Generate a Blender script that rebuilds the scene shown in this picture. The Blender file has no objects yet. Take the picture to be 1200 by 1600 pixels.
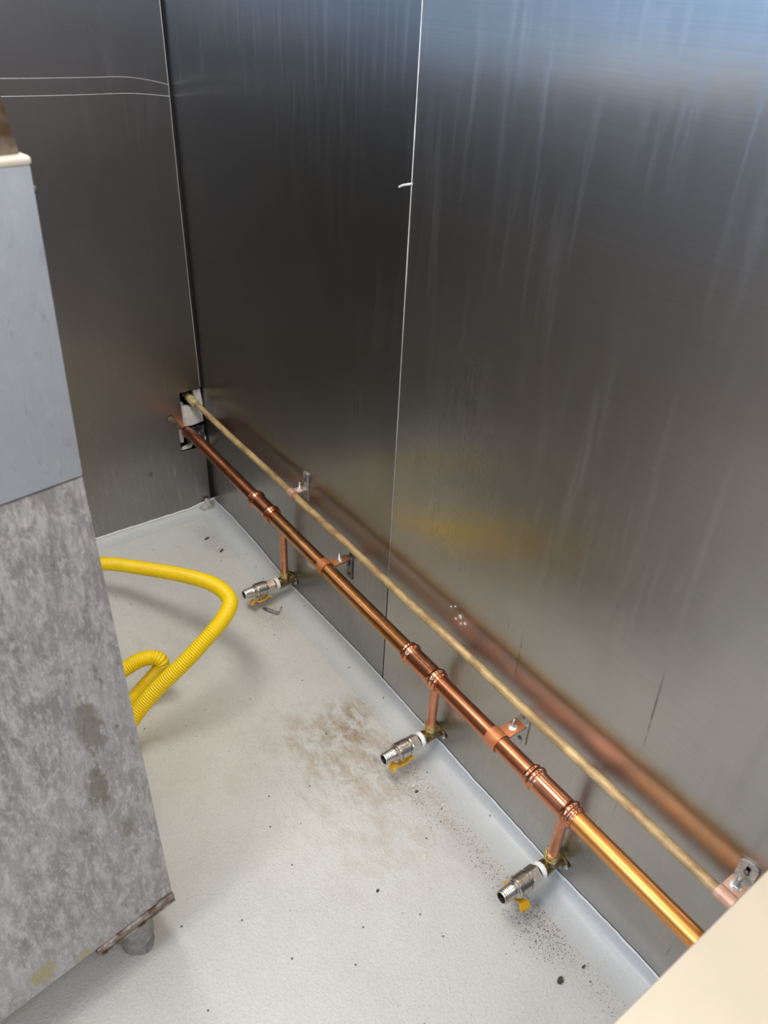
import bpy, bmesh, math, random
from mathutils import Vector, Matrix
from mathutils.geometry import interpolate_bezier
C = bpy.context.scene.collection
S = bpy.context.scene
random.seed(7)
PI = math.pi

# ---------------------------------------------------------------- camera
F = 1188.05
cd = bpy.data.cameras.new('camera'); cam = bpy.data.objects.new('camera', cd); C.objects.link(cam)
cd.sensor_fit = 'VERTICAL'; cd.sensor_height = 36.0; cd.lens = F * 36.0 / 1600.0
cd.clip_start = 0.02
cd.dof.use_dof = True; cd.dof.focus_distance = 1.75; cd.dof.aperture_fstop = 7.0   # phone-sized aperture
CX = Vector((0.81288656, -0.58090021, 0.04207606))      # camera right, down, forward in world axes
CY = Vector((-0.30240383, -0.48270435, -0.82191754))
CZ = Vector((0.49776236, 0.65540176, -0.56805032))
m = Matrix((CX, -CY, -CZ)).transposed().to_4x4()
m.translation = Vector((-0.87717239, -2.16606474, 1.55))
cam.matrix_world = m
S.camera = cam

# ---------------------------------------------------------------- world, lamps, exposure
w = bpy.data.worlds.new('world'); S.world = w; w.use_nodes = True
w.node_tree.nodes['Background'].inputs[0].default_value = (0.30, 0.56, 1.0, 1)
w.node_tree.nodes['Background'].inputs[1].default_value = 3.4
S.view_settings.view_transform = 'Standard'; S.view_settings.look = 'None'
S.view_settings.gamma = 1.0; S.view_settings.use_curve_mapping = False
S.view_settings.exposure = 0.55

def lamp(name, loc, size, energy, color, rot=(0, 0, 0)):
    l = bpy.data.lights.new(name, 'AREA'); l.shape = 'RECTANGLE'; l.size, l.size_y = size
    l.energy = energy; l.color = color
    o = bpy.data.objects.new(name, l); C.objects.link(o); o.location = loc; o.rotation_euler = rot
    return o
LAMPS = [((-0.75, -0.95, 2.42), (0.55, 1.2), 21, (1.0, 0.975, 0.92)),
         ((-0.75, -3.00, 2.42), (0.55, 1.2), 21, (1.0, 0.93, 0.82)),
         ((-2.60, -1.60, 2.42), (0.55, 1.2), 46, (1.0, 0.95, 0.92))]
for k, (p, s, e, c) in enumerate(LAMPS):
    lamp('ceiling_lamp_light', p, s, e, c)

# ---------------------------------------------------------------- material helpers
def new_mat(name):
    mt = bpy.data.materials.new(name); mt.use_nodes = True
    nt = mt.node_tree; b = nt.nodes['Principled BSDF']
    return mt, nt, b
def N(nt, t, **kw):
    n = nt.nodes.new(t)
    for k, v in kw.items():
        if isinstance(k, str) and hasattr(n, k): setattr(n, k, v)
        else: n.inputs[k.replace('_', ' ')].default_value = v
    return n
def coords(nt, scale=(1, 1, 1), loc=(0, 0, 0)):
    t = nt.nodes.new('ShaderNodeTexCoord'); mp = nt.nodes.new('ShaderNodeMapping')
    mp.inputs['Scale'].default_value = scale; mp.inputs['Location'].default_value = loc
    nt.links.new(t.outputs['Object'], mp.inputs['Vector'])
    return mp.outputs[0]
def noise(nt, sc, scale, detail=4, rough=.6, dist=0, loc=(0, 0, 0)):
    n = nt.nodes.new('ShaderNodeTexNoise'); nt.links.new(coords(nt, sc, loc), n.inputs['Vector'])
    n.inputs['Scale'].default_value = scale; n.inputs['Detail'].default_value = detail
    n.inputs['Roughness'].default_value = rough; n.inputs['Distortion'].default_value = dist
    return n.outputs['Fac']
def ramp(nt, src, stops):
    r = nt.nodes.new('ShaderNodeValToRGB'); e = r.color_ramp.elements
    while len(e) < len(stops): e.new(.5)
    for i, (p, c) in enumerate(stops):
        e[i].position = p; e[i].color = (*c, 1) if isinstance(c, tuple) else (c, c, c, 1)
    nt.links.new(src, r.inputs[0]); return r.outputs[0]
def mix(nt, fac, a, b, mode='MIX'):
    x = nt.nodes.new('ShaderNodeMix'); x.data_type = 'RGBA'; x.blend_type = mode
    for i, v in ((0, fac), (6, a), (7, b)):
        if hasattr(v, 'is_linked') or isinstance(v, bpy.types.NodeSocket): nt.links.new(v, x.inputs[i])
        else: x.inputs[i].default_value = v if i == 0 else (*v, 1)
    return x.outputs[2]
def math_(nt, op, a, b=0.0, c=0.0, clamp=False):
    x = nt.nodes.new('ShaderNodeMath'); x.operation = op; x.use_clamp = clamp
    for i, v in enumerate((a, b, c)):
        if isinstance(v, bpy.types.NodeSocket): nt.links.new(v, x.inputs[i])
        else: x.inputs[i].default_value = v
    return x.outputs[0]
def bump(nt, b, h, strength, dist, prev=None):
    n = nt.nodes.new('ShaderNodeBump'); n.inputs['Strength'].default_value = strength
    n.inputs['Distance'].default_value = dist
    nt.links.new(h, n.inputs['Height'])
    if prev: nt.links.new(prev, n.inputs['Normal'])
    nt.links.new(n.outputs[0], b.inputs['Normal']); return n.outputs[0]
def simple(name, col, rough=.5, metal=0.0, var=0.0, vscale=60, bmp=0.0, bscale=200, col2=None, stretch=(1, 1, 1)):
    mt, nt, b = new_mat(name)
    b.inputs['Metallic'].default_value = metal; b.inputs['Roughness'].default_value = rough
    if var or col2:
        c2 = col2 or tuple(x * (1 - var) for x in col)
        f = ramp(nt, noise(nt, stretch, vscale), [(.35, 0.0), (.65, 1.0)])
        nt.links.new(mix(nt, f, col, c2), b.inputs['Base Color'])
    else:
        b.inputs['Base Color'].default_value = (*col, 1)
    if bmp: bump(nt, b, noise(nt, (1, 1, 1), bscale), bmp, .001)
    return mt

def ellipse_mask(nt, cx, cy, rx, ry, ang=0, soft=.5):
    """1 inside an ellipse lying in the object's xy plane, fading outwards"""
    t = nt.nodes.new('ShaderNodeTexCoord'); mp = nt.nodes.new('ShaderNodeMapping'); mp.vector_type = 'TEXTURE'
    mp.inputs['Location'].default_value = (cx, cy, 0); mp.inputs['Rotation'].default_value = (0, 0, ang)
    mp.inputs['Scale'].default_value = (rx, ry, 10)
    nt.links.new(t.outputs['Object'], mp.inputs['Vector'])
    l = nt.nodes.new('ShaderNodeVectorMath'); l.operation = 'LENGTH'; nt.links.new(mp.outputs[0], l.inputs[0])
    r = nt.nodes.new('ShaderNodeMapRange'); r.interpolation_type = 'SMOOTHSTEP'
    r.inputs[1].default_value = 1 + soft; r.inputs[2].default_value = 1 - soft
    nt.links.new(l.outputs['Value'], r.inputs[0]); return r.outputs[0]

def steel_wall(name, seed, base=(.40, .40, .405), rough=.29, smear=.10, drips=()):
    mt, nt, b = new_mat(name)
    b.inputs['Metallic'].default_value = 1.0
    b.inputs['Anisotropic'].default_value = 0.8
    tg = nt.nodes.new('ShaderNodeTangent'); tg.direction_type = 'UV_MAP'; tg.uv_map = 'uv'
    nt.links.new(tg.outputs[0], b.inputs['Tangent'])
    # big cloudy patches, vertical smears, fine horizontal grain
    cloud = noise(nt, (1, 1, .8), 2.6, 5, .55, .3, (seed, seed, 0))
    smr = noise(nt, (26, 26, 1.6), 2.2, 6, .65, .2, (seed, 0, seed))
    grain = noise(nt, (3, 3, 500), 1.2, 3, .6, 0, (seed, 0, 0))
    base2 = tuple(x * .80 for x in base)
    c = mix(nt, ramp(nt, cloud, [(.3, 0.0), (.7, 1.0)]), base, base2)
    film = tuple(min(1, x * 1.35) for x in base)
    sx = nt.nodes.new('ShaderNodeSeparateXYZ'); nt.links.new(coords(nt), sx.inputs[0])
    low = nt.nodes.new('ShaderNodeMapRange'); low.inputs[1].default_value = .55; low.inputs[2].default_value = .18
    nt.links.new(sx.outputs[2], low.inputs[0])
    sm2 = noise(nt, (60, 60, 7), 1.6, 7, .75, .3, (seed, 2, seed))
    c = mix(nt, math_(nt, 'MULTIPLY', low.outputs[0], ramp(nt, sm2, [(.54, 0.0), (.72, .45)])), c, (.62, .59, .53))
    c = mix(nt, math_(nt, 'MULTIPLY', low.outputs[0], ramp(nt, sm2, [(.24, .7), (.36, 0.0)])), c, (.12, .11, .09))
    for (dy, dz, ry, rz, sl) in drips:
        # thin dried drip: |y - dy - sl*(z-dz)| < ry inside the height range
        yy = math_(nt, 'SUBTRACT', math_(nt, 'SUBTRACT', sx.outputs[1], dy), math_(nt, 'MULTIPLY', math_(nt, 'SUBTRACT', sx.outputs[2], dz), sl))
        fy = math_(nt, 'SUBTRACT', 1.0, math_(nt, 'DIVIDE', math_(nt, 'ABSOLUTE', yy), ry), clamp=True)
        fz = math_(nt, 'SUBTRACT', 1.0, math_(nt, 'DIVIDE', math_(nt, 'ABSOLUTE', math_(nt, 'SUBTRACT', sx.outputs[2], dz)), rz), clamp=True)
        br = ramp(nt, noise(nt, (1, 40, 26), 1.0, 4, .7), [(.40, 0.0), (.55, 1.0)])
        c = mix(nt, math_(nt, 'MULTIPLY', math_(nt, 'MULTIPLY', fy, math_(nt, 'MULTIPLY', fz, 1.2, clamp=True)), br), c, (.10, .09, .075))
    c = mix(nt, ramp(nt, smr, [(.56, 0.0), (.80, smear)]), c, film)
    c = mix(nt, ramp(nt, grain, [(.4, 0.0), (.6, .10)]), c, (.2, .2, .2))
    nt.links.new(c, b.inputs['Base Color'])
    r = math_(nt, 'MULTIPLY_ADD', cloud, .10, rough - .05)
    r = math_(nt, 'MULTIPLY_ADD', ramp(nt, smr, [(.5, 0.0), (.8, 1.0)]), .12, r)
    nt.links.new(r, b.inputs['Roughness'])
    p = bump(nt, b, noise(nt, (1, 1, 1.4), 2.2, 2, .4, 0, (seed * 2, 3, 1)), .35, .012)
    bump(nt, b, grain, .02, .0003, p)
    return mt

def copper(name, c1, c2, c3=None, rough=.22, scale=18):
    mt, nt, b = new_mat(name)
    b.inputs['Metallic'].default_value = 1.0
    n1 = noise(nt, (1, .35, 1), scale, 6, .62, .6)
    c = mix(nt, ramp(nt, n1, [(.36, 0.0), (.64, 1.0)]), c1, c2)
    if c3:
        n2 = noise(nt, (1, .5, 1), 55, 5, .7, .2, (4, 2, 9))
        c = mix(nt, ramp(nt, n2, [(.56, 0.0), (.72, .8)]), c, c3)
    nt.links.new(c, b.inputs['Base Color'])
    nt.links.new(math_(nt, 'MULTIPLY_ADD', n1, .22, rough - .08), b.inputs['Roughness'])
    bump(nt, b, noise(nt, (1, .2, 1), 90, 3), .06, .001)
    return mt

M = {}
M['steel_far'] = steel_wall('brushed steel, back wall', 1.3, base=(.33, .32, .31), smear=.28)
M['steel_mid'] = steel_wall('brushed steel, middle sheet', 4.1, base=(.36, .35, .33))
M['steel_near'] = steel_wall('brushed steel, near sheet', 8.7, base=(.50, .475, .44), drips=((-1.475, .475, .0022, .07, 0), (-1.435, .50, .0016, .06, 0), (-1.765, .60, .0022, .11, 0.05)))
M['cop_red'] = copper('reddish copper', (.64, .24, .12), (.42, .145, .07), (.74, .34, .17), .26)
M['cop_brown'] = copper('browned copper', (.60, .27, .11), (.44, .20, .07), (.26, .11, .05), .24, 26)
M['cop_orange'] = copper('orange copper', (.74, .33, .095), (.64, .26, .07), None, .30, 8)
M['cop_pink'] = copper('pink copper', (.78, .36, .22), (.66, .27, .15), (.85, .45, .3), .25, 30)
M['cop_fit'] = copper('bright copper fitting', (.70, .29, .16), (.50, .18, .09), (.80, .40, .25), .18, 26)
M['cop_strap'] = simple('copper strap', (.62, .22, .085), .42, .45, .2, 50)
M['cop_strap_pale'] = simple('pale copper strap', (.72, .42, .30), .45, .35, .2, 50)
M['old_tube'] = simple('tarnished small copper tube', (.58, .41, .19), .5, .25, bmp=.15, bscale=300, vscale=44, col2=(.30, .19, .085), stretch=(1, .5, 1))
M['corroded'] = simple('corroded brass', (.62, .52, .27), .6, .35, bmp=.5, bscale=260, vscale=90, col2=(.42, .33, .15))
M['brass'] = simple('dull brass', (.33, .25, .12), .33, .95, bmp=.15, bscale=180, vscale=40, col2=(.23, .165, .075))
M['brass_bright'] = simple('bright brass', (.78, .60, .25), .25, 1.0, .2, 60)
M['nickel'] = simple('nickel plate', (.66, .62, .55), .27, 1.0, .15, 60)
M['ptfe'] = simple('thread tape', (.82, .82, .80), .6, bmp=.5, bscale=320)
M['dark'] = simple('dark bore', (.018, .015, .013), .7)
M['handle'] = simple('yellow handle', (.80, .42, .015), .38, var=.15, vscale=40)
M['zinc'] = simple('galvanised steel', (.60, .60, .57), .5, .7, .4, 130, bmp=.15)
M['zinc_dark'] = simple('grimy galvanised steel', (.24, .23, .21), .45, .85, .5, 130, bmp=.2)
M['bolt'] = simple('bright zinc', (.75, .76, .76), .22, 1.0)
M['plaster'] = simple('plasterboard core', (.72, .70, .68), .85, var=.18, vscale=45, bmp=.4, bscale=90)
M['cavity'] = simple('dark cavity', (.012, .011, .010), .9)
M['foil'] = simple('crumpled dark foil', (.07, .075, .085), .35, .6, bmp=.6, bscale=60)
M['mastic'] = simple('old mastic', (.17, .13, .085), .8, bmp=.6, bscale=160, vscale=90, col2=(.10, .075, .05))
M['sealant'] = simple('pale sealant', (.62, .61, .60), .5, 0.0, .25, 40)
M['edge'] = simple('cut steel edge', (.75, .74, .72), .3, .9)
M['reflection_bead'] = simple('steel reflection bead', (.30, .30, .31), .5, 1.0)  # steel for the beads that imitate reflected light lines
M['paint_lip'] = simple('paint lip', (.78, .79, .78), .45)
M['filler'] = simple('grey filler', (.50, .49, .46), .8, bmp=.6, bscale=120, vscale=70, col2=(.30, .28, .25))
M['grit'] = simple('brown grit', (.16, .125, .085), .9, var=.6, vscale=300)
M['castor'] = simple('grey castor', (.20, .21, .20), .5, var=.3, vscale=60)
M['castor_fork'] = simple('castor steel', (.38, .37, .35), .4, .8, .3, 60)
M['flake_pale'] = simple('pale flake', (.62, .58, .50), .8, bmp=.3)
M['flake_dark'] = simple('dark flake', (.06, .05, .04), .8)
M['flake_foil'] = simple('torn foil', (.26, .25, .23), .5, .4, bmp=.5, bscale=120)
M['room_wall'] = simple('kitchen wall paint', (.50, .46, .46), .6)
M['room_dark'] = simple('dark kitchen steel', (.22, .205, .205), .4, .4)
M['ceil'] = simple('ceiling paint', (.55, .56, .57), .8)

# yellow hose
M['hose'] = simple('yellow plastic coating', (.93, .66, .003), .36, var=.06, vscale=16)

# painted floor
def floor_mat(cove):
    mt, nt, b = new_mat('cove paint' if cove else 'floor paint')
    base = (.56, .57, .56) if cove else (.62, .61, .57)
    c = mix(nt, ramp(nt, noise(nt, (1, 1, 1), 3.2, 5), [(.3, 0.0), (.7, 1.0)]), base, tuple(x * .88 for x in base))
    fine = noise(nt, (1, 1, 1), 230, 4, .65)
    c = mix(nt, ramp(nt, fine, [(.30, .35), (.48, 0.0)]), c, (.36, .33, .28))
    amp = .45 if cove else 1.0
    if True:
        stain = noise(nt, (1.0, .5, 1), 34, 7, .75, .4)
        grit = noise(nt, (1, 1, 1), 430, 5, .85, 0, (5, 5, 0))
        def patch(args, strength, lo, hi, col, src):
            nonlocal c
            f = math_(nt, 'MULTIPLY', ellipse_mask(nt, *args), ramp(nt, src, [(lo, 0.0), (hi, strength * amp)]))
            c = mix(nt, f, c, col)
        patch((-.21, -1.16, .10, .17, .35, .6), .75, .42, .66, (.30, .20, .11), stain)
        patch((-.13, -1.09, .07, .06, .2, .7), .85, .40, .62, (.30, .20, .11), stain)
        patch((-.18, -1.33, .20, .20, 0, .7), .45, .45, .70, (.36, .26, .16), stain)
        patch((-.10, -1.36, .07, .14, -.1, .6), 0.65, 0.50, 0.72, (.13, .09, .06), grit)
        patch((-.10, -1.58, .045, .16, -.05, .6), 0.75, 0.48, 0.68, (.12, .085, .06), grit)
        patch((-.10, -1.74, .055, .08, .1, .6), 0.75, 0.47, 0.66, (.12, .085, .06), grit)
        patch((-.085, -1.86, .03, .16, 0, .6), .8, .52, .64, (.2, .15, .1), grit)
        patch((-.11, -.60, .06, .09, .2, .6), .9, .50, .62, (.15, .10, .08), grit)
        patch((-.10, -.20, .035, .10, .1, .6), 1., .53, .62, (.08, .06, .05), grit)
        patch((-.46, -.92, .13, .18, .1, .7), .55, .54, .66, (.25, .2, .14), grit)
        patch((-.40, -.72, .35, .6, .0, .6), .30, .50, .75, (.40, .34, .27), stain)
        v = nt.nodes.new('ShaderNodeTexVoronoi'); v.inputs['Scale'].default_value = 23
        nt.links.new(coords(nt, (1, 1, 1)), v.inputs['Vector'])
        sp = math_(nt, 'LESS_THAN', v.outputs['Distance'], .055)
        c = mix(nt, math_(nt, 'MULTIPLY', sp, .85), c, (.05, .04, .035))
    nt.links.new(c, b.inputs['Base Color'])
    b.inputs['Roughness'].default_value = .36 if cove else .45
    b.inputs['Specular IOR Level'].default_value = .5
    n2 = noise(nt, (1, 1, 1), 14, 3, .5)
    p = bump(nt, b, n2, .25, .006)
    bump(nt, b, noise(nt, (1, 1, 1), 120 if cove else 190, 3, .6), .15 if cove else .75, .0022, p)
    return mt
M['floor'] = floor_mat(False); M['cove'] = floor_mat(True)

def scuffed(name, base, base2, patchcol, rough, metal, amount, stretch=(1.6, 1.6, .5), yellow=False):
    mt, nt, b = new_mat(name)
    b.inputs['Metallic'].default_value = metal
    c = mix(nt, ramp(nt, noise(nt, (1, 1, .7), 3.0, 5, .6, .4), [(.34, 0.0), (.66, 1.0)]), base, base2)
    n = noise(nt, stretch, 26, 9, .82, .35)
    c = mix(nt, ramp(nt, n, [(.46, 0.0), (.60, amount)]), c, patchcol)
    nb = noise(nt, (1.5, 1.5, .6), 75, 6, .8, .2, (9, 9, 2))
    c = mix(nt, ramp(nt, nb, [(.52, 0.0), (.66, amount * .8)]), c, tuple(min(1, x * 1.25) for x in patchcol))
    n3 = noise(nt, (1, 1, .4), 60, 5, .7, .3, (3, 1, 7))
    c = mix(nt, ramp(nt, n3, [(.58, 0.0), (.68, amount * .7)]), c, (.14, .13, .11))
    # a few long scratches
    sc = noise(nt, (90, 90, 4), 1.0, 2, .5, 1.2, (7, 0, 3))
    c = mix(nt, ramp(nt, sc, [(.495, 0.0), (.5, .5 * amount), (.505, 0.0)]), c, (.7, .7, .68))
    if yellow:
        t = nt.nodes.new('ShaderNodeTexCoord')
        for (cx, cz, rx, rz, st, col) in ((-.235, .205, .022, .024, .85, (.42, .36, .16)), (-.17, .175, .014, .02, .7, (.40, .34, .18)),
                                          (-.315, .275, .013, .013, .9, (.42, .24, .08)), (-.075, .55, .02, .05, .75, (.17, .15, .10)),
                                          (-.065, .68, .02, .07, .7, (.17, .15, .10)), (-.05, .42, .012, .03, .6, (.2, .18, .13)),
                                          (-.022, .010 + .155, .02, .008, .9, (.14, .07, .035))):
            mp = nt.nodes.new('ShaderNodeMapping'); mp.vector_type = 'TEXTURE'
            mp.inputs['Location'].default_value = (cx, 0, cz); mp.inputs['Scale'].default_value = (rx, 10, rz)
            nt.links.new(t.outputs['Object'], mp.inputs['Vector'])
            l = nt.nodes.new('ShaderNodeVectorMath'); l.operation = 'LENGTH'; nt.links.new(mp.outputs[0], l.inputs[0])
            d = math_(nt, 'ADD', math_(nt, 'MULTIPLY_ADD', n3, -1.6, l.outputs['Value']), math_(nt, 'MULTIPLY_ADD', nb, -3.2, 1.75))
            f = math_(nt, 'MULTIPLY', math_(nt, 'MULTIPLY_ADD', d, -2.5, 1.0, clamp=True), st)
            c = mix(nt, f, c, col)
    nt.links.new(c, b.inputs['Base Color'])
    nt.links.new(math_(nt, 'MULTIPLY_ADD', n, .25, rough - .1), b.inputs['Roughness'])
    p = bump(nt, b, n, .12, .001)
    return mt
M['cab_low'] = scuffed('scuffed lower panel', (.40, .385, .39), (.24, .225, .215), (.56, .54, .535), .5, .3, .9, yellow=True)
M['cab_up'] = scuffed('upper panel', (.50, .54, .60), (.44, .475, .53), (.56, .58, .60), .42, .4, .3)  # bluish sheen reflected by the panel is put into this colour
M['cab_trim'] = simple('cream edge trim', (.78, .72, .60), .4, .1)
M['rust'] = simple('rusty lip', (.40, .37, .32), .6, .3, bmp=.3, bscale=150, vscale=60, col2=(.12, .055, .025))
M['grease'] = simple('grease-stained steel', (.26, .21, .17), .6, .2, bmp=.5, bscale=120, vscale=38, col2=(.10, .06, .025))
M['cream'] = simple('counter top with warm reflection', (.50, .44, .345), .5, 0.1, .10, 5)  # warm light reflected by the steel top is put into this colour

# ---------------------------------------------------------------- mesh helpers
def obj(name, bm, mat, parent=None, off=None, smooth=True, sharp=35):
    """link a bmesh as one mesh; when off is given the vertices are moved from world into the parent's frame"""
    if off is not None: bmesh.ops.translate(bm, verts=bm.verts, vec=-Vector(off))
    bmesh.ops.recalc_face_normals(bm, faces=bm.faces)
    me = bpy.data.meshes.new(name)
    if smooth:
        for f in bm.faces: f.smooth = True
        for e in bm.edges:
            if len(e.link_faces) == 2 and e.calc_face_angle(0) > math.radians(sharp): e.smooth = False
    bm.to_mesh(me); bm.free()
    if mat: me.materials.append(M[mat])
    o = bpy.data.objects.new(name, me); C.objects.link(o)
    if parent: o.parent = parent
    return o
def tag(o, label, cat, group=None, kind=None):
    if label: o['label'] = label
    if cat: o['category'] = cat
    if group: o['group'] = group
    if kind: o['kind'] = kind
    return o
def empty(name, loc, rot=(0, 0, 0)):
    o = bpy.data.objects.new(name, None); C.objects.link(o); o.location = loc; o.rotation_euler = rot
    o.empty_display_size = .05; return o
def basis(axis):
    a = Vector(axis).normalized()
    u = a.orthogonal().normalized()
    if abs(a.z) < .9: u = (Vector((0, 0, 1)) - a * a.z).normalized()
    return a, u, a.cross(u)
def lathe(bm, prof, org=(0, 0, 0), axis=(0, 0, 1), seg=32, rot=0.0, closed=False):
    """prof: list of (t along axis, radius)"""
    a, u, v = basis(axis); org = Vector(org); rings = []
    for t, r in prof:
        if r <= 1e-6: rings.append([bm.verts.new(org + a * t)])
        else: rings.append([bm.verts.new(org + a * t + (u * math.cos(rot + 2 * PI * k / seg) + v * math.sin(rot + 2 * PI * k / seg)) * r) for k in range(seg)])
    pairs = list(zip(rings, rings[1:])) + ([(rings[-1], rings[0])] if closed else [])
    for A, B in pairs:
        for k in range(seg):
            j = (k + 1) % seg
            if len(A) == 1 and len(B) == 1: continue
            if len(A) == 1: bm.faces.new((A[0], B[k], B[j]))
            elif len(B) == 1: bm.faces.new((A[k], A[j], B[0]))
            else: bm.faces.new((A[k], A[j], B[j], B[k]))
    return bm
def tube(bm, pts, r, seg=20, radii=None):
    pts = [Vector(p) for p in pts]; rings = []
    t0 = (pts[1] - pts[0]).normalized(); _, u, v = basis(t0)
    for i, p in enumerate(pts):
        t = (pts[min(i + 1, len(pts) - 1)] - pts[max(i - 1, 0)]).normalized()
        u = (u - t * u.dot(t)).normalized(); v = t.cross(u)
        rr = radii[i] if radii else r
        rings.append([bm.verts.new(p + (u * math.cos(2 * PI * k / seg) + v * math.sin(2 * PI * k / seg)) * rr) for k in range(seg)])
    for A, B in zip(rings, rings[1:]):
        for k in range(seg):
            j = (k + 1) % seg; bm.faces.new((A[k], A[j], B[j], B[k]))
    bm.faces.new(rings[0][::-1]); bm.faces.new(rings[-1]); return bm
def box(bm, lo, hi, bevel=0, seg=2):
    lo, hi = Vector(lo), Vector(hi)
    r = bmesh.ops.create_cube(bm, size=1)
    for v in r['verts']: v.co = (lo + hi) / 2 + Vector(v.co[i] * (hi - lo)[i] for i in range(3))
    if bevel:
        es = list({e for v in r['verts'] for e in v.link_edges})
        bmesh.ops.bevel(bm, geom=es, offset=bevel, segments=seg, profile=.5, affect='EDGES')
    return bm
def prism(bm, pts, d, bevel=0):
    """closed polygon pts (3-D, planar) extruded by vector d"""
    vs = [bm.verts.new(p) for p in pts]; ws = [bm.verts.new(Vector(p) + Vector(d)) for p in pts]
    n = len(pts); fs = [bm.faces.new(vs), bm.faces.new(ws[::-1])]
    for i in range(n): bm.faces.new((vs[i], ws[i], ws[(i + 1) % n], vs[(i + 1) % n]))
    if bevel:
        bmesh.ops.bevel(bm, geom=[e for f in fs for e in f.edges], offset=bevel, segments=2, profile=.5, affect='EDGES')
    return bm
def spline(pts, n=12):
    """Catmull-Rom through pts"""
    P = [Vector(p) for p in pts]; P = [2 * P[0] - P[1]] + P + [2 * P[-1] - P[-2]]; out = []
    for i in range(1, len(P) - 2):
        for k in range(n):
            t = k / n; a, b, c, d = P[i - 1:i + 3]
            out.append(.5 * ((2 * b) + (c - a) * t + (2 * a - 5 * b + 4 * c - d) * t * t + (3 * b - a - 3 * c + d) * t ** 3))
    out.append(P[-2]); return out
def even(pts, step):
    out = [pts[0].copy()]; need = step
    for a, b in zip(pts, pts[1:]):
        L = (b - a).length; pos = 0.0
        while L - pos >= need:
            pos += need; out.append(a.lerp(b, pos / L)); need = step
        need -= L - pos
    return out
def copy_tree(o, parent=None):
    c = o.copy(); C.objects.link(c); c.parent = parent
    for ch in [x for x in C.objects if x.parent == o]: copy_tree(ch, c)
    return c
def kids(o): return [x for x in C.objects if x.parent == o]
def struct(o): o['kind'] = 'structure'; return o

FZ = -0.012     # floor level
# ---------------------------------------------------------------- floor and coving
bm = bmesh.new(); box(bm, (-3.3, -4.3, FZ - .1), (.06, .06, FZ))
struct(obj('floor', bm, 'floor', smooth=False))

def cove(name, path, seed, nx=8):
    """quarter-hollow skirting: path = list of (x, y, top z) along the wall foot, inward dir given per point"""
    rnd = random.Random(seed); bm = bmesh.new(); rows = []; lip = []
    for (x, y, zt, ix, iy, wd) in path:
        row = []
        for k in range(nx + 1):
            t = k / nx; s = 1 - t                       # t=0 floor side, t=1 wall side
            h = (zt - FZ) * (1 - math.sqrt(max(0, 1 - (t ** 1.4) ** 2)) * 1.0)
            z = FZ + .0004 + h * .90
            row.append(bm.verts.new((x + ix * wd * s, y + iy * wd * s, z)))
        # rounded, slightly ragged paint lip standing on the wall
        j = rnd.uniform(0, .0022)
        row.append(bm.verts.new((x, y, zt)))
        rows.append(row); lip.append((x, y, zt + j, ix, iy, .0028 + rnd.uniform(-.0012, .0012)))
    for A, B in zip(rows, rows[1:]):
        for k in range(len(A) - 1): bm.faces.new((A[k], B[k], B[k + 1], A[k + 1]))
    root = struct(obj(name, bm, 'cove', sharp=60))
    bm = bmesh.new(); R_ = []
    for (x, y, z, ix, iy, wd) in lip:
        R_.append([bm.verts.new((x + ix * a * wd, y + iy * a * wd, z + b)) for a, b in ((.6, -.006), (1.0, -.003), (.9, .0002), (.4, .0010), (0, .0010))])
    for A, B in zip(R_, R_[1:]):
        for k in range(4): bm.faces.new((A[k], B[k], B[k + 1], A[k + 1]))
    o = obj('paint_lip', bm, 'paint_lip', root, sharp=60); o['label'] = 'ragged pale lip of paint along the top edge'
    return root
ZR = [(0.0, .012), (-.133, .024), (-.32, .020), (-.483, .008), (-.572, .006), (-.794, .019), (-.926, .026), (-1.04, .025),
      (-1.225, .020), (-1.295, .024), (-1.415, .018), (-1.466, .020), (-1.639, .016), (-1.701, .017), (-1.856, .025), (-2.1, .022), (-4.2, .022)]
def zr(y):
    for (a, za), (b, zb) in zip(ZR, ZR[1:]):
        if b <= y <= a: return za + (zb - za) * (y - a) / (b - a)
    return ZR[-1][1]
ys = [0 - .012 * k for k in range(230)] + [-4.2]
cove('baseboard_right', [(-.001, y, zr(y), -1, 0, .072) for y in ys], 3)
cove('baseboard_back', [(-.012 * k, -.001, .006 + .012 * max(0, 1 - k * .012 / .10), 0, -1, .05) for k in range(0, 110)], 5)

# ---------------------------------------------------------------- steel sheet walls
def sheet(name, mat, parent, org, du, dv, thick, holes=None, nu=1):
    """steel sheet: org corner, du/dv edge vectors, thick = vector into the wall; uv layer 'uv' with u along du"""
    bm = bmesh.new(); uvl = bm.loops.layers.uv.new('uv')
    org, du, dv, thick = map(Vector, (org, du, dv, thick))
    if holes is None:
        cells = [(0, 0, 1, 1)]
    else:
        cells = holes
    for (a, b_, c, d) in cells:
        q = [org + du * a + dv * b_, org + du * c + dv * b_, org + du * c + dv * d, org + du * a + dv * d]
        vs = [bm.verts.new(p) for p in q]; ws = [bm.verts.new(p + thick) for p in q]
        f = bm.faces.new(vs)
        bm.faces.new(ws[::-1])
        for i in range(4): bm.faces.new((vs[i], ws[i], ws[(i + 1) % 4], vs[(i + 1) % 4]))
    L, H = du.length, dv.length
    for f in bm.faces:
        for l in f.loops:
            p = l.vert.co - org; l[uvl].uv = (p.dot(du) / L, p.dot(dv) / H)
    me_o = obj(name, bm, mat, parent, smooth=False); return me_o
TOP = 2.45
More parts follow.
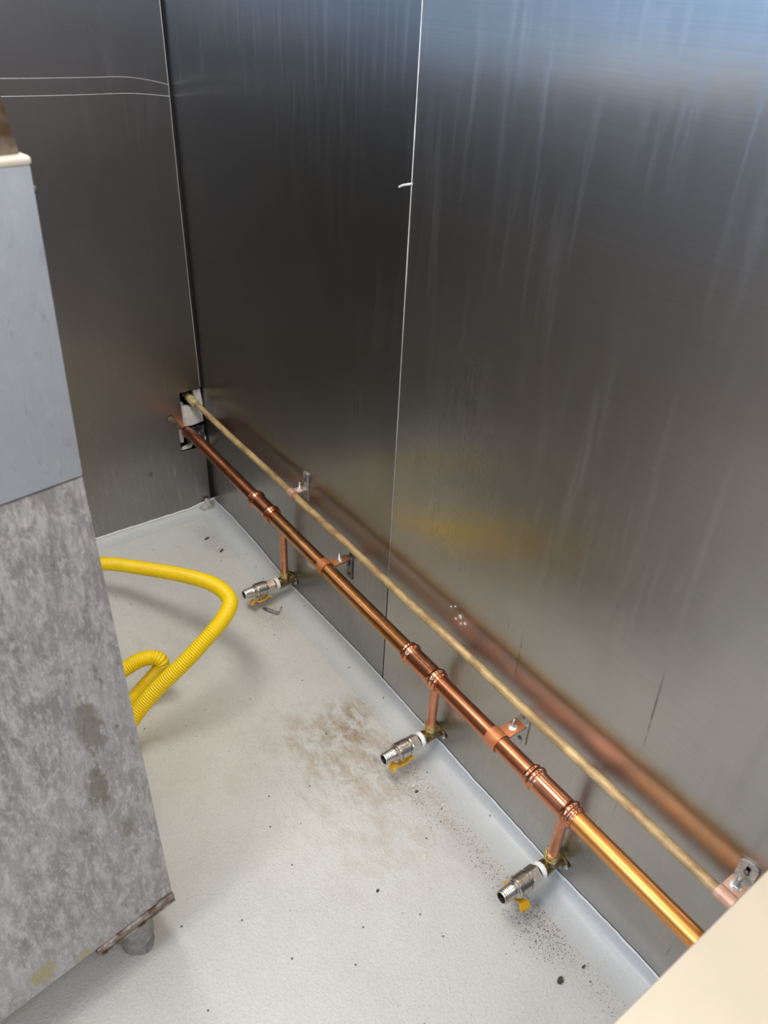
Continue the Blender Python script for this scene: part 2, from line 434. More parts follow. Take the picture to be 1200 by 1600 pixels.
# right wall: core behind, two sheets, pale sealant line between them
bm = bmesh.new(); box(bm, (.004, -4.3, FZ - .1), (.08, .14, TOP))
wr = struct(obj('wall_right', bm, 'cavity', smooth=False))
SY = -1.043
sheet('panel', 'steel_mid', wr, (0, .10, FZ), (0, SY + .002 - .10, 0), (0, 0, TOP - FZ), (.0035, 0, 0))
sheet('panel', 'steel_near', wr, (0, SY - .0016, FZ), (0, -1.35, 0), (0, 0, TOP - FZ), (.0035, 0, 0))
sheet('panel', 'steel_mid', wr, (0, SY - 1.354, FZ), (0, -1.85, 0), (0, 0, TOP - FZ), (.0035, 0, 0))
bm = bmesh.new(); vs = []
z = .36
rows = []
rnd = random.Random(2)
while z <= TOP:
    wd = (.0004 + .0010 * min(1, max(0, (z - .36) / .8))) * rnd.uniform(.8, 1.2)
    rows.append([bm.verts.new((-.0002, SY + .0002 + wd, z)), bm.verts.new((-.0011, SY + .0002, z)), bm.verts.new((-.0002, SY + .0002 - wd, z))]); z += .03
for A, B in zip(rows, rows[1:]):
    bm.faces.new((A[0], A[1], B[1], B[0])); bm.faces.new((A[1], A[2], B[2], B[1]))
o = obj('sealant_strip', bm, 'sealant', wr); o['label'] = 'thin pale sealant line in the sheet joint'
# white tick of sealant beside the joint
bm = bmesh.new(); tube(bm, spline([(-.0006, -1.008, 1.2560), (-.0012, -1.018, 1.2605), (-.0012, -1.030, 1.2640), (-.0006, -1.045, 1.2680)], 5), .0020, 8)
o = obj('sealant_smear', bm, 'plaster', wr); o['label'] = 'short white smear across the joint'

# back wall: steel sheet with a cut-out next to the corner, cavity behind
HX0, HX1, HZ0, HZ1 = -.098, -.006, .236, .449
W = 3.3
def cell(x0, x1, z0, z1): return ((-.006 - x1) / W, (z0 - FZ) / (TOP - FZ), (-.006 - x0) / W, (z1 - FZ) / (TOP - FZ))
bm = bmesh.new()
box(bm, (-3.3, .005, FZ - .1), (HX0 - .002, .13, TOP)); box(bm, (HX0 - .002, .005, FZ - .1), (.004, .13, HZ0 - .002)); box(bm, (HX0 - .002, .005, HZ1 + .002), (.004, .13, TOP))
box(bm, (HX0 - .002, .115, HZ0 - .002), (.004, .13, HZ1 + .002))
wb = struct(obj('wall_back', bm, 'cavity', smooth=False))
cells = [cell(-3.3, HX0, FZ, TOP), cell(HX0, -.0135, FZ, HZ0), cell(HX0, -.0095, HZ1, TOP), cell(HX0, -.081, .322, HZ1)]
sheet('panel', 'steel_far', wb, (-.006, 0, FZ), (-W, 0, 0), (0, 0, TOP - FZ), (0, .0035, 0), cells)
# bright turned edge of the sheet at the corner, wavering a little
bm = bmesh.new(); pts = []
rnd = random.Random(11); z = .455
while z < TOP:
    pts.append((-.0105 + .0010 * math.sin(z * 5) + rnd.uniform(-.0004, .0004), -.0012, z)); z += .05
tube(bm, pts, .0011, 6)
o = obj('sheet_edge', bm, 'edge', wb); o['label'] = 'bright cut edge of the steel sheet'
# two shallow beads shaped to stand in for light lines reflected in the sheet
for (za, dz) in ((1.337, -.022), (1.300, -.012)):
    bm = bmesh.new(); pts = []
    for k in range(46):
        x = -1.1 + k * (1.09 / 45); t = max(0, (x + .14) / .13)
        pts.append((x, .0022, za + .0025 * math.sin(x * 6) + dz * min(1, t) ** 1.6))
    tube(bm, pts, .0030, 12)
    o = obj('reflection_bead', bm, 'reflection_bead', wb); o['label'] = 'long pale line of reflected light, modelled as a bead on the steel sheet'
# stuffing in the hole: plaster pieces, dark sheet lining
def plate(name, mat, pts, d, parent, label=None, bevel=.0015, jit=0):
    bm = bmesh.new(); prism(bm, pts, d, bevel)
    o = obj(name, bm, mat, parent)
    if label: o['label'] = label
    return o
plate('plaster_piece', 'plaster', [(-.079, .012, .398), (-.077, .010, .322), (-.052, -.001, .324), (-.058, .010, .390)], (0, .02, 0), wb, 'white plaster filling between the two openings')
plate('plaster_piece', 'plaster', [(-.058, .0095, .390), (-.052, -.0012, .324), (-.007, .004, .327), (-.006, .010, .352), (-.022, .014, .380)], (0, .02, 0), wb)
plate('plaster_piece', 'plaster', [(-.032, .012, .447), (-.020, .008, .440), (-.008, .006, .449), (-.004, .006, .40), (-.002, .008, .36), (-.014, .010, .372), (-.026, .012, .410)], (0, .02, 0), wb)
plate('plaster_piece', 'plaster', [(-.081, .014, .416), (-.066, .014, .402), (-.079, .014, .398)], (0, .012, 0), wb)
plate('plaster_piece', 'plaster', [(-.096, .008, .318), (-.074, .012, .318), (-.080, .014, .262), (-.090, .012, .262), (-.096, .010, .275)], (0, .02, 0), wb)
plate('plaster_piece', 'plaster', [(-.094, .006, .238), (-.060, .006, .238), (-.048, .008, .254), (-.058, .008, .248), (-.086, .008, .243)], (0, .014, 0), wb)
plate('plaster_piece', 'plaster', [(-.032, .004, .262), (-.014, -.002, .236), (-.008, -.003, .238), (-.006, 0, .272), (-.012, .004, .258)], (0, .012, 0), wb)
rnd = random.Random(4); bm = bmesh.new(); g = []
for i in range(9):
    row = []
    for j in range(9):
        row.append(bm.verts.new((-.066 + .0073 * i, .022 - .0024 * i + rnd.uniform(-.004, .004), .250 + .0088 * j + rnd.uniform(-.002, .002))))
    g.append(row)
for i in range(8):
    for j in range(8): bm.faces.new((g[i][j], g[i + 1][j], g[i + 1][j + 1], g[i][j + 1]))
o = obj('crumpled_lining', bm, 'foil', wb, smooth=False); o['label'] = 'dark crumpled lining in the lower opening'
plate('cut_tab', 'steel_far', [(-.081, -.001, .3205), (-.010, -.002, .3235), (-.010, -.001, .3205), (-.081, 0, .3180)], (0, .02, 0), wb, 'bent steel tab', bevel=0)
# blob of old mastic stuck on the sheet left of the hole
bm = bmesh.new(); rnd = random.Random(9)
pts = spline([(-.130, -.004, .372), (-.118, -.007, .366), (-.107, -.008, .350), (-.100, -.007, .335), (-.093, -.004, .326)], 5)
tube(bm, pts, .008, 10, [.004, .008, .0095, .010, .0095, .009, .0085, .009, .008, .008, .007, .0065, .006, .0065, .007, .006, .0055, .005, .0045, .004, .002])
for v in bm.verts: v.co += Vector((rnd.uniform(-.0016, .0016), rnd.uniform(-.001, .001), rnd.uniform(-.0016, .0016)))
tag(obj('mastic_lump', bm, 'mastic'), 'lump of old brown mastic stuck to the steel beside the wall opening', 'mastic')
# lump of cement where floor and walls meet
bm = bmesh.new(); rnd = random.Random(5)
bmesh.ops.create_icosphere(bm, subdivisions=3, radius=1)
for v in bm.verts:
    n = v.co.copy(); k = 1 + .22 * math.sin(n.x * 5 + n.z * 3) + rnd.uniform(-.07, .07)
    v.co = Vector((-.026 + n.x * .030 * k, -.010 + n.y * .015 * k, FZ + .010 + max(-.012, n.z * (.030 - .3 * abs(n.x) * .03) * k * rnd.uniform(.8, 1.15))))
tag(obj('cement_lump', bm, 'filler', sharp=20), 'rough grey lump of filler in the floor corner where the steel sheets meet', 'filler')
# rivet head in the back sheet and smaller dabs
def rivet(x, z, r, label):
    bm = bmesh.new()
    lathe(bm, [(0, r * 1.45), (.0012, r * 1.5), (.0016, r * 1.1), (.001, r * .95), (.0035, r * .7), (.004, 0)], (x, 0, z), (0, -1, 0), 20)
    return tag(obj('rivet', bm, 'zinc_dark'), label, 'fastener')
rivet(-.213, .186, .0045, 'small round rivet head in the back steel sheet left of the pipes')

# rest of the kitchen, seen only in the reflections
bm = bmesh.new(); box(bm, (-3.3, -4.3, TOP), (.08, .14, TOP + .08)); struct(obj('ceiling', bm, 'ceil', smooth=False))
bm = bmesh.new(); box(bm, (-3.3, -4.38, FZ - .1), (.08, -4.3, TOP)); struct(obj('wall_front', bm, 'room_wall', smooth=False))
bm = bmesh.new()
box(bm, (-3.38, -4.3, FZ - .1), (-3.3, .13, 1.15)); box(bm, (-3.38, -4.3, 2.2), (-3.3, .13, TOP))
box(bm, (-3.38, -.25, 1.15), (-3.3, .13, 2.2)); box(bm, (-3.38, -4.3, 1.15), (-3.3, -3.9, 2.2))
struct(obj('wall_left', bm, 'room_wall', smooth=False))
bm = bmesh.new()
for (a, b) in ((-.29, -.25), (-2.1, -2.05), (-3.94, -3.9)): box(bm, (-3.36, a, 1.15), (-3.31, b, 2.2))
box(bm, (-3.36, -3.9, 1.15), (-3.31, -.25, 1.19)); box(bm, (-3.36, -3.9, 2.16), (-3.31, -.25, 2.2))
struct(obj('window_1', bm, 'ceil', smooth=False))
# work counter against the far side of the room
e = empty('work_counter', (-2.9, -2.2, FZ)); tag(e, 'dark steel work counter along the far side of the kitchen', 'counter')
bm = bmesh.new(); box(bm, (-3.28, -4.2, FZ), (-2.55, -.4, .82)); obj('cabinet_body', bm, 'room_dark', e, e.location, smooth=False)
bm = bmesh.new(); box(bm, (-3.29, -4.22, .82), (-2.52, -.38, .86), .004); obj('worktop', bm, 'room_dark', e, e.location)
for k, (p, s, en, c) in enumerate(LAMPS):
    e = empty('ceiling_light', (p[0], p[1], TOP)); tag(e, ('rectangular ceiling light directly above the pipes', 'rectangular ceiling light above the cream counter', 'rectangular ceiling light above the far work counter')[k], 'ceiling light', 'ceiling light panels')
    bm = bmesh.new()
    x, y = s[0] / 2, s[1] / 2
    for (a, b, c_, d) in ((-x - .03, -y - .03, x + .03, -y), (-x - .03, y, x + .03, y + .03), (-x - .03, -y, -x, y), (x, -y, x + .03, y)):
        box(bm, (p[0] + a, p[1] + b, TOP - .035), (p[0] + c_, p[1] + d, TOP))
    obj('frame', bm, 'ceil', e, e.location, smooth=False)

# ---------------------------------------------------------------- big copper gas pipe with press tees
PX, PZ, PR = -.078, .327, .0185
TEES = [(-.508, -.598), (-1.239, -1.333), (-1.630, -1.722)]
ELB = [(-.5674, .042), (-1.279, .058), (-1.6812, .0605)]
root = empty('copper_gas_pipe', (PX, -1.1, PZ))
tag(root, 'thick copper gas pipe running low along the steel wall with three press tees', 'pipe')
def seg(y0, y1, mat, label=None):
    bm = bmesh.new(); n = max(2, int(abs(y1 - y0) / .05))
    lathe(bm, [(0, 0)] + [(abs(y1 - y0) * k / n, PR) for k in range(n + 1)] + [(abs(y1 - y0), 0)], (PX, y0, PZ), (0, -1, 0), 40)
    o = obj('pipe_length', bm, mat, root, root.location)
    if label: o['label'] = label
bm = bmesh.new()
tube(bm, spline([(-.062, .045, .292), (-.067, .018, .300), (-.072, -.015, .309), (-.076, -.055, .320), (PX, -.10, .3262), (PX, -.16, PZ)], 8) + [Vector((PX, TEES[0][0], PZ))], PR, 40)
o = obj('pipe_length', bm, 'cop_red', root, root.location); o['label'] = 'reddish copper length next to the wall opening'
seg(TEES[0][1], TEES[1][0], 'cop_brown', 'browned copper length')
seg(TEES[1][1], TEES[2][0], 'cop_red', 'reddish copper length')
seg(TEES[2][1], -2.30, 'cop_orange', 'clean orange copper length')
def bead(t, s=1):          # one press collar: lip, deep groove, fat o-ring bead, groove
    return [(t - .0125 * s, .0212), (t - .0105 * s, .0235), (t - .0085 * s, .0240), (t - .0065 * s, .0222), (t - .0045 * s, .0222),
            (t - .0025 * s, .0245), (t + .0005 * s, .0262), (t + .0040 * s, .0262), (t + .0070 * s, .0245), (t + .0090 * s, .0222)]
for (y0, y1), (ey, ez) in zip(TEES, ELB):
    L = abs(y1 - y0)
    bm = bmesh.new()
    prof = [(-.014, PR + .0002), (-.014, .0212)] + bead(0) + [(.013, .0218), (L * .3, .0218), (L * .7, .0218), (L - .013, .0218)] + bead(L, -1)[::-1] + [(L + .014, .0212), (L + .014, PR + .0002)]
    prof = sorted(prof[1:-1], key=lambda q: q[0]); prof = [(-.014, PR + .0002)] + prof + [(L + .014, PR + .0002)]
    lathe(bm, prof, (PX, y0, PZ), (0, -1, 0), 48)
    tee = obj('press_tee', bm, 'cop_fit', root, root.location, sharp=60)
    # branch socket leaving the tee towards the wall and down
    ym = (y0 + y1) / 2
    d = Vector((.048, 0, -.052)).normalized()
    bm = bmesh.new(); st = Vector((PX, ym, PZ)) + d * .012
    lathe(bm, [(0, 0), (0, .0135), (.016, .0132), (.022, .0132), (.026, .0155), (.031, .0155), (.034, .0125), (.036, 0)], st, d, 28)
    obj('branch_socket', bm, 'cop_fit', tee, root.location, sharp=60)
    # drop pipe
    a = st + d * .02; k = Vector((-.030, ey - .002, PZ - .062)); b = Vector((-.030, ey - .001, ez + .03))
    pts = [a] + [x for x in interpolate_bezier(a + (k - a) * .35, k, k, k.lerp(b, .22), 9)] + [b.lerp(k, .5), b]
    bm = bmesh.new(); tube(bm, pts, .0112, 28); obj('drop_pipe', bm, 'cop_pink', root, root.location)['label'] = 'pinkish copper drop pipe'

# ---------------------------------------------------------------- small tarnished tube above
SX, SZ, SR = -.045, .419, .0092
root2 = empty('small_copper_tube', (SX, -1.1, SZ)); tag(root2, 'thin tarnished copper tube running above the thick gas pipe', 'pipe')
bm = bmesh.new()
pts = [Vector((SX, .02 - .06 * k, SZ + .0010 * math.sin(k * .9))) for k in range(39)]
tube(bm, pts, SR, 24); obj('tube_length', bm, 'old_tube', root2, root2.location)
bm = bmesh.new()
lathe(bm, [(-.02, .0), (-.02, .0120), (.020, .0130), (.022, .0142), (.034, .0142), (.036, .0132), (.064, .0130), (.068, .0120), (.069, .0095)], (SX - .001, .022, SZ + .001), (0, -1, 0), 28)
for v in bm.verts: v.co += Vector((random.uniform(-.0005, .0005),) * 3)
obj('coupling', bm, 'corroded', root2, root2.location)['label'] = 'corroded yellowish brass coupling in the wall opening'

# ---------------------------------------------------------------- pipe clamps on wall brackets
def bracket(y, z0, z1, px, pz, pr, label, strap, plate_mat, shelf_z, width=.026, up_only=False, extra=None):
    e = empty('pipe_clamp', (0, y, pz)); tag(e, label, 'clamp', 'pipe clamps on the steel wall')
    w = width / 2
    # wall plate with rounded top and slot
    bm = bmesh.new(); outline = []
    for k in range(9): a = PI * k / 8; outline.append((w * math.cos(a), z1 - w * .55 + w * .55 * math.sin(a)))
    outline += [(-w, z0), (w, z0)]
    sl = .0036; zc0, zc1 = z1 - .026, z1 - .012
    slot = [(sl * math.cos(a), zc1 + sl * math.sin(a)) for a in [PI * k / 6 for k in range(7)]] + [(sl * math.cos(a), zc0 + sl * math.sin(a)) for a in [PI + PI * k / 6 for k in range(7)]]
    # face with slot: bridge by triangle fill
    for xx in (-.0005, -.0035):
        ve = [bm.verts.new((xx, y + p, q)) for p, q in outline]; vi = [bm.verts.new((xx, y + p, q)) for p, q in slot]
        ed = [bm.edges.new((ve[i], ve[(i + 1) % len(ve)])) for i in range(len(ve))] + [bm.edges.new((vi[i], vi[(i + 1) % len(vi)])) for i in range(len(vi))]
        bmesh.ops.triangle_fill(bm, use_beauty=True, edges=ed)
        if xx == -.0005: A, Ai = ve, vi
        else: B, Bi = ve, vi
    for P, Q in ((A, B), (Ai, Bi)):
        for i in range(len(P)):
            j = (i + 1) % len(P); bm.faces.new((P[i], P[j], Q[j], Q[i]))
    obj('wall_plate', bm, plate_mat, e, e.location, sharp=30)
    # screw in the plate
    bm = bmesh.new()
    lathe(bm, [(0, .0048), (.002, .0050), (.0032, .0030), (.0025, 0)], (-.0033, y, (z0 + .012) if not up_only else zc0 + .002), (-1, 0, 0), 14)
    obj('screw', bm, 'zinc_dark', e, e.location)
    # shelf of the angle
    bm = bmesh.new(); box(bm, (px + pr + .003, y - w, shelf_z - .003), (-.0036, y + w, shelf_z), .0008); obj('angle_shelf', bm, plate_mat, e, e.location)
    # strap: band round the pipe, two ears lying on / under the shelf
    bm = bmesh.new(); n = 28; r0, r1 = pr + .0006, pr + .0026; rings = []
    a0 = math.asin(min(1, max(-1, (shelf_z + .0012 - pz) / r1)))
    for k in range(n + 1):
        a = a0 + (2 * PI - .10) * k / n
        rings.append([bm.verts.new((px + r * math.cos(a), y + yy, pz + r * math.sin(a))) for r, yy in ((r0, -w), (r1, -w), (r1, w), (r0, w))])
    for P, Q in zip(rings, rings[1:]):
        for i in range(4): j = (i + 1) % 4; bm.faces.new((P[i], P[j], Q[j], Q[i]))
    bm.faces.new(rings[0]); bm.faces.new(rings[-1][::-1])
    box(bm, (px + pr * .86, y - w, shelf_z + .0002), (-.009, y + w, shelf_z + .0022), .0006)
    obj('strap', bm, strap, e, e.location, sharp=40)
    # bolt, nut and washer through the ears
    bx = (px + pr + -.009) / 2
    bm = bmesh.new(); lathe(bm, [(0, .0098), (.0014, .0098), (.0014, .0062), (.0014, .0)], (bx, y, shelf_z + .0022), (0, 0, 1), 18); obj('washer', bm, 'bolt', e, e.location)
    bm = bmesh.new(); lathe(bm, [(0, .0072), (.0045, .0072), (.0052, .0064), (.0052, 0)], (bx, y, shelf_z + .0034), (0, 0, 1), 6); obj('nut', bm, 'bolt', e, e.location, sharp=20)
    bm = bmesh.new(); lathe(bm, [(-.010, 0), (-.010, .0038)] + [(.0015 * k, .0042 if k % 2 else .0037) for k in range(17)] + [(.0255, .0024), (.0255, 0)], (bx, y, shelf_z), (0, 0, 1), 12); obj('bolt', bm, 'zinc' if not extra else extra, e, e.location)
    return e
bracket(-.660, .388, .474, SX, SZ, SR, 'small clamp holding the thin tube near the back corner', 'cop_strap_pale', 'zinc', .424, .024, True, 'bolt')
bracket(-1.990, .392, .470, SX, SZ, SR, 'pale clamp holding the thin tube beside the cream counter', 'cop_strap_pale', 'zinc', .424, .030, True)
bracket(-.877, .262, .330, PX, PZ, PR, 'copper strap clamp on the browned pipe length near the first valve', 'cop_strap', 'zinc_dark', .330, .026, False, 'bolt')
bracket(-1.521, .268, .362, PX, PZ, PR, 'copper strap clamp between the second and third valves', 'cop_strap', 'zinc', .330, .030, False, 'bolt')

# ---------------------------------------------------------------- wall-plate elbows
def make_elbow(y, z, label):
    e = empty('wall_plate_elbow', (0, y, z)); tag(e, label, 'pipe fitting', 'brass wall elbows')
    bm = bmesh.new(); out = []
    for k in range(28):
        a = 2 * PI * k / 28; ca = math.cos(a); r = .017 + .013 * abs(ca) ** 5
        out.append((-.0006, r * ca, r * .98 * math.sin(a)))
    prism(bm, out, (-.0045, 0, 0), .0008); obj('flange', bm, 'brass', e)
    bm = bmesh.new()
    lathe(bm, [(.004, .0155), (.012, .0150), (.030, .0155), (.040, .0165), (.050, .0175), (.056, .0175), (.056, .012), (.030, .012), (.030, 0)], (0, 0, 0), (-1, 0, 0), 32)
    lathe(bm, [(0, 0), (0, .0148), (.018, .0145), (.021, .0135), (.021, 0)], (-.030, 0, 0), (0, 0, 1), 32)
    obj('elbow_body', bm, 'brass', e, sharp=50)
    bm = bmesh.new()
    lathe(bm, [(.018, .0125), (.020, .0148), (.027, .0150), (.029, .0138), (.033, .0138), (.035, .0150), (.040, .0150), (.043, .0135), (.043, .0113)], (-.030, 0, 0), (0, 0, 1), 32)
    obj('socket_collar', bm, 'brass_bright', e, sharp=50)['label'] = 'bright brass collar'
    for s in (-1, 1):
        bm = bmesh.new(); lathe(bm, [(.0045, .0058), (.007, .0056), (.0085, .0035), (.0078, 0)], (0, s * .0245, 0), (-1, 0, 0), 14)
        obj('screw', bm, 'bolt', e)
    return e
EL = ['dull brass wall elbow on the first drop pipe, near the hose', 'dull brass wall elbow under the middle tee', 'dull brass wall elbow nearest the camera, under the third tee']
for (y, z), l in zip(ELB, EL): make_elbow(y, z, l)

# ---------------------------------------------------------------- ball valves
def make_valve():
    e = empty('ball_valve', (0, 0, 0))
    X = (-1, 0, 0)
    bm = bmesh.new(); lathe(bm, [(.058, .0125), (.0535, .0170), (.055, .0186), (.0578, .0188), (.0605, .0180), (.0625, .0165), (.0645, .0150), (.0645, .0125)], (0, 0, 0), X, 32)
    for v in bm.verts: v.co += Vector([random.uniform(-.0005, .0005) for _ in range(3)])
    obj('thread_tape', bm, 'ptfe', e)['label'] = 'white thread tape wrapped on the joint'
    bm = bmesh.new(); lathe(bm, [(.046, 0), (.046, .0118)] + [(.064 + .0012 * k, .0140 if k % 2 else .0128) for k in range(7)] + [(.073, 0)], (0, 0, 0), X, 28)
    obj('threaded_tail', bm, 'dark', e)
    bm = bmesh.new(); lathe(bm, [(.0685, .014), (.0685, .0180), (.0700, .0205), (.0905, .0205), (.0925, .0188), (.0925, .0)], (0, 0, 0), X, 6, .75)
    obj('hex_end', bm, 'nickel', e, sharp=15)
    bm = bmesh.new()
    lathe(bm, [(.0900, 0), (.0900, .0182), (.0940, .0182), (.0940, .0198), (.0965, .0198), (.0980, .0214), (.1000, .0218), (.1003, .0198), (.1020, .0198), (.1023, .0219), (.1250, .0219), (.1253, .0198), (.1272, .0198), (.1275, .0219), (.1310, .0212), (.1325, .0190), (.1325, 0)], (0, 0, 0), X, 40)
    body = obj('valve_body', bm, 'nickel', e, sharp=18)
    bm = bmesh.new()                                  # raised marking frame on the body
    a, u, v = basis(X)
    for (t0, t1, b0, b1) in ((.104, .1048, -.9, .0), (.1192, .120, -.9, .0), (.104, .120, -.94, -.9), (.104, .120, 0, .04)):
        for k in range(6):
            f0, f1 = b0 + (b1 - b0) * k / 6, b0 + (b1 - b0) * (k + 1) / 6
            q = [a * t + (u * math.cos(f) + v * math.sin(f)) * r for r in (.0216, .0223) for (t, f) in ((t0, f0), (t1, f0), (t1, f1), (t0, f1))]
            vs = [bm.verts.new(p) for p in q]
            for idx in ((0, 1, 2, 3), (7, 6, 5, 4), (0, 4, 5, 1), (1, 5, 6, 2), (2, 6, 7, 3), (3, 7, 4, 0)): bm.faces.new([vs[i] for i in idx])
    obj('raised_frame', bm, 'zinc_dark', body)
    bm = bmesh.new()
    prof = [(.1320, .0150), (.1320, .0178), (.1350, .0180), (.1358, .0168), (.1368, .0168), (.1372, .0156), (.1400, .0156)]
    for k in range(13): prof.append((.1405 + .0020 * k, .0155 - .00010 * k - (.0008 if k % 2 else 0)))
    prof += [(.1668, .0138), (.1680, .0130), (.1680, .0112), (.1400, .0108), (.1400, 0)]
    lathe(bm, prof, (0, 0, 0), X, 40); obj('outlet', bm, 'nickel', e, sharp=22)
    bm = bmesh.new(); lathe(bm, [(.1410, 0), (.1410, .0107), (.1650, .0110)], (0, 0, 0), X, 28); obj('bore', bm, 'dark', e)
    # stem underneath and butterfly handle
    cx = -.118
    bm = bmesh.new(); lathe(bm, [(.016, .0085), (.0235, .0085), (.0245, .0070), (.0265, .0050), (.0335, .0045), (.0335, 0)], (cx, 0, 0), (0, 0, -1), 20)
    obj('stem', bm, 'nickel', e)
    he = bmesh.new(); n = 22; top = []
    for k in range(n + 1):
        s = -1 + 2 * k / n; q = abs(s)
        x = s * .034
        zz = -.0325 - .0 * q + (.0075 * (q - .35) / .25 if .35 < q < .60 else (.0075 if q >= .60 else 0)) - (.010 * max(0, (q - .72) / .28) ** 1.3)
        wd = .0090 - .0020 * math.exp(-((q - .42) / .12) ** 2) + (.0045 * max(0, q - .5) / .5)
        if q > .93: wd *= .8
        top.append((x, wd, zz))
    R = [[he.verts.new((x, sg * wd, z - dz)) for sg, dz in ((-1, 0), (1, 0), (1, .0036), (-1, .0036))] for x, wd, z in top]
    for P, Q in zip(R, R[1:]):
        for i in range(4): j = (i + 1) % 4; he.faces.new((P[i], P[j], Q[j], Q[i]))
    he.faces.new(R[0]); he.faces.new(R[-1][::-1])
    h = obj('handle', he, 'handle', e, sharp=50); h.location = (cx, 0, 0); h['label'] = 'yellow butterfly handle'
    bm = bmesh.new(); lathe(bm, [(0, .0050), (.003, .0050), (.003, 0)], (0, 0, -.0349), (0, 0, -1), 6); obj('handle_nut', bm, 'bolt', h, sharp=20)
    return e
proto = make_valve()
VL = ['nickel ball valve with yellow handle, farthest, its end beside the yellow hose',
      'nickel ball valve with yellow handle along it, the middle one over the brown floor stain',
      'nickel ball valve nearest the camera, its yellow handle turned crosswise']
for i, ((y, z), l) in enumerate(zip(ELB, VL)):
    v = proto if i == 0 else copy_tree(proto)
    v.location = (0, y, z); v.rotation_euler = (math.radians((-24, -24, 0)[i]), math.radians((3.2, 1.8, 3.6)[i]), 0)
    tag(v, l, 'valve', 'ball valves along the gas pipe')
    if i == 2:
        for ch in kids(v):
            if ch.name.startswith('handle'): ch.rotation_euler = (0, 0, math.radians(82))
            if ch.name.startswith('hex_end'): ch.rotation_euler = (math.radians(-24), 0, 0)

# ---------------------------------------------------------------- yellow corrugated hose
HP = [(-.93, -.405, .09), (-.84, -.36, .08), (-.72, -.25, .08), (-.585, -.21, .10), (-.476, -.298, .12), (-.421, -.395, .15), (-.351, -.55, .2), (-.314, -.664, .237), (-.300, -.733, .25), (-.307, -.794, .260), (-.342, -.838, .264), (-.387, -.86, .25),
      (-.464, -.867, .2), (-.533, -.862, .15), (-.594, -.862, .1), (-.665, -.885, .052), (-.76, -.935, .022), (-.85, -.96, .012), (-.895, -.915, .012), (-.86, -.845, .012), (-.76, -.80, .010), (-.66, -.770, .010), (-.58, -.751, .024),
      (-.535, -.744, .05), (-.504, -.753, .085), (-.491, -.757, .115), (-.503, -.746, .130), (-.534, -.732, .128), (-.576, -.725, .112), (-.65, -.72, .085), (-.74, -.72, .07), (-.79, -.72, .07)]
hr = empty('gas_hose', (-.45, -.75, FZ)); tag(hr, 'bright yellow corrugated gas hose looping out from behind the scuffed cabinet', 'hose')
pts = even(spline(HP, 24), .00098)
rad = [(.0198, .0201, .0198, .0188, .0164, .0188)[k % 6] for k in range(len(pts))]
bm = bmesh.new(); tube(bm, pts, .02, 22, rad); obj('hose_sleeve', bm, 'hose', hr, hr.location, sharp=179)
for i in (0, -1):
    p = pts[i]; d = (pts[0] - pts[4]).normalized() if i == 0 else (pts[-1] - pts[-5]).normalized()
    bm = bmesh.new(); lathe(bm, [(-.01, .0205), (.018, .0205), (.018, .019), (.030, .019), (.030, 0)], p, d, 20); obj('end_ferrule', bm, 'nickel', hr, hr.location, sharp=40)

# ---------------------------------------------------------------- scuffed steel cabinet on castors
CAB = Vector((-.707, -1.354, 0)); ang = math.atan2(.1518, .9884)
cb = empty('steel_cabinet', (CAB.x, CAB.y, FZ), (0, 0, ang)); tag(cb, 'tall scuffed steel cabinet on castors at the left, seen from its stained side', 'cabinet')
# local frame: x along the face (0 = visible right edge, negative leftwards), y = depth away from camera, z from floor
def lz(z): return z - FZ
WX, DP = -.95, .90
bm = bmesh.new(); prism(bm, [(0, 0, lz(.152)), (0, 0, lz(1.0600)), (WX, 0, lz(1.0600)), (WX, 0, lz(.152))], (0, DP, 0), .003); o = obj('lower_panel', bm, 'cab_low', cb); o['label'] = 'scuffed and stained lower panel'
bm = bmesh.new()
vs = [bm.verts.new(p) for p in ((0.0005, -.001, lz(1.0625)), (.0135, -.001, lz(1.3995)), (WX, -.001, lz(1.3995)), (WX, -.001, lz(1.0625)))]
ws = [bm.verts.new((v.co.x, DP, v.co.z)) for v in vs]
bm.faces.new(vs); bm.faces.new(ws[::-1])
for i in range(4): bm.faces.new((vs[i], ws[i], ws[(i + 1) % 4], vs[(i + 1) % 4]))
bmesh.ops.bevel(bm, geom=list(bm.edges), offset=.003, segments=2, profile=.5, affect='EDGES')
o = obj('upper_panel', bm, 'cab_up', cb); o['label'] = 'cleaner grey upper panel, bluish sheen painted into its colour'
bm = bmesh.new(); box(bm, (WX + .002, .004, lz(1.0595)), (-.003, DP - .004, lz(1.063))); obj('panel_joint', bm, 'dark', cb, smooth=False)
bm = bmesh.new(); box(bm, (WX, -.0025, lz(1.399)), (.0150, DP, lz(1.4075)), .004, 4); o = obj('top_trim', bm, 'cab_trim', cb); o['label'] = 'pale rounded top edge'
bm = bmesh.new(); prism(bm, [(.009, .009, lz(1.4075)), (.0035, .009, lz(1.455)), (-.001, .009, lz(1.462)), (-.015, .009, lz(1.476)), (-.05, .009, lz(1.486)), (WX, .009, lz(1.486)), (WX, .009, lz(1.4075))], (0, .012, 0), .001)
o = obj('rear_upstand', bm, 'grease', cb); o['label'] = 'grease-stained upstand on top'
bm = bmesh.new(); box(bm, (.0135, .02, lz(1.368)), (.024, .05, lz(1.376)), .003); box(bm, (.0125, .025, lz(1.350)), (.018, .045, lz(1.369)), .002); obj('hinge_pin', bm, 'zinc_dark', cb)
bm = bmesh.new(); box(bm, (-.150, -.003, lz(.136)), (.001, .012, lz(.1500)), .0012); box(bm, (-.150, -.004, lz(.128)), (.001, .10, lz(.130))); o = obj('bottom_lip', bm, 'rust', cb); o['label'] = 'rusty bottom lip'
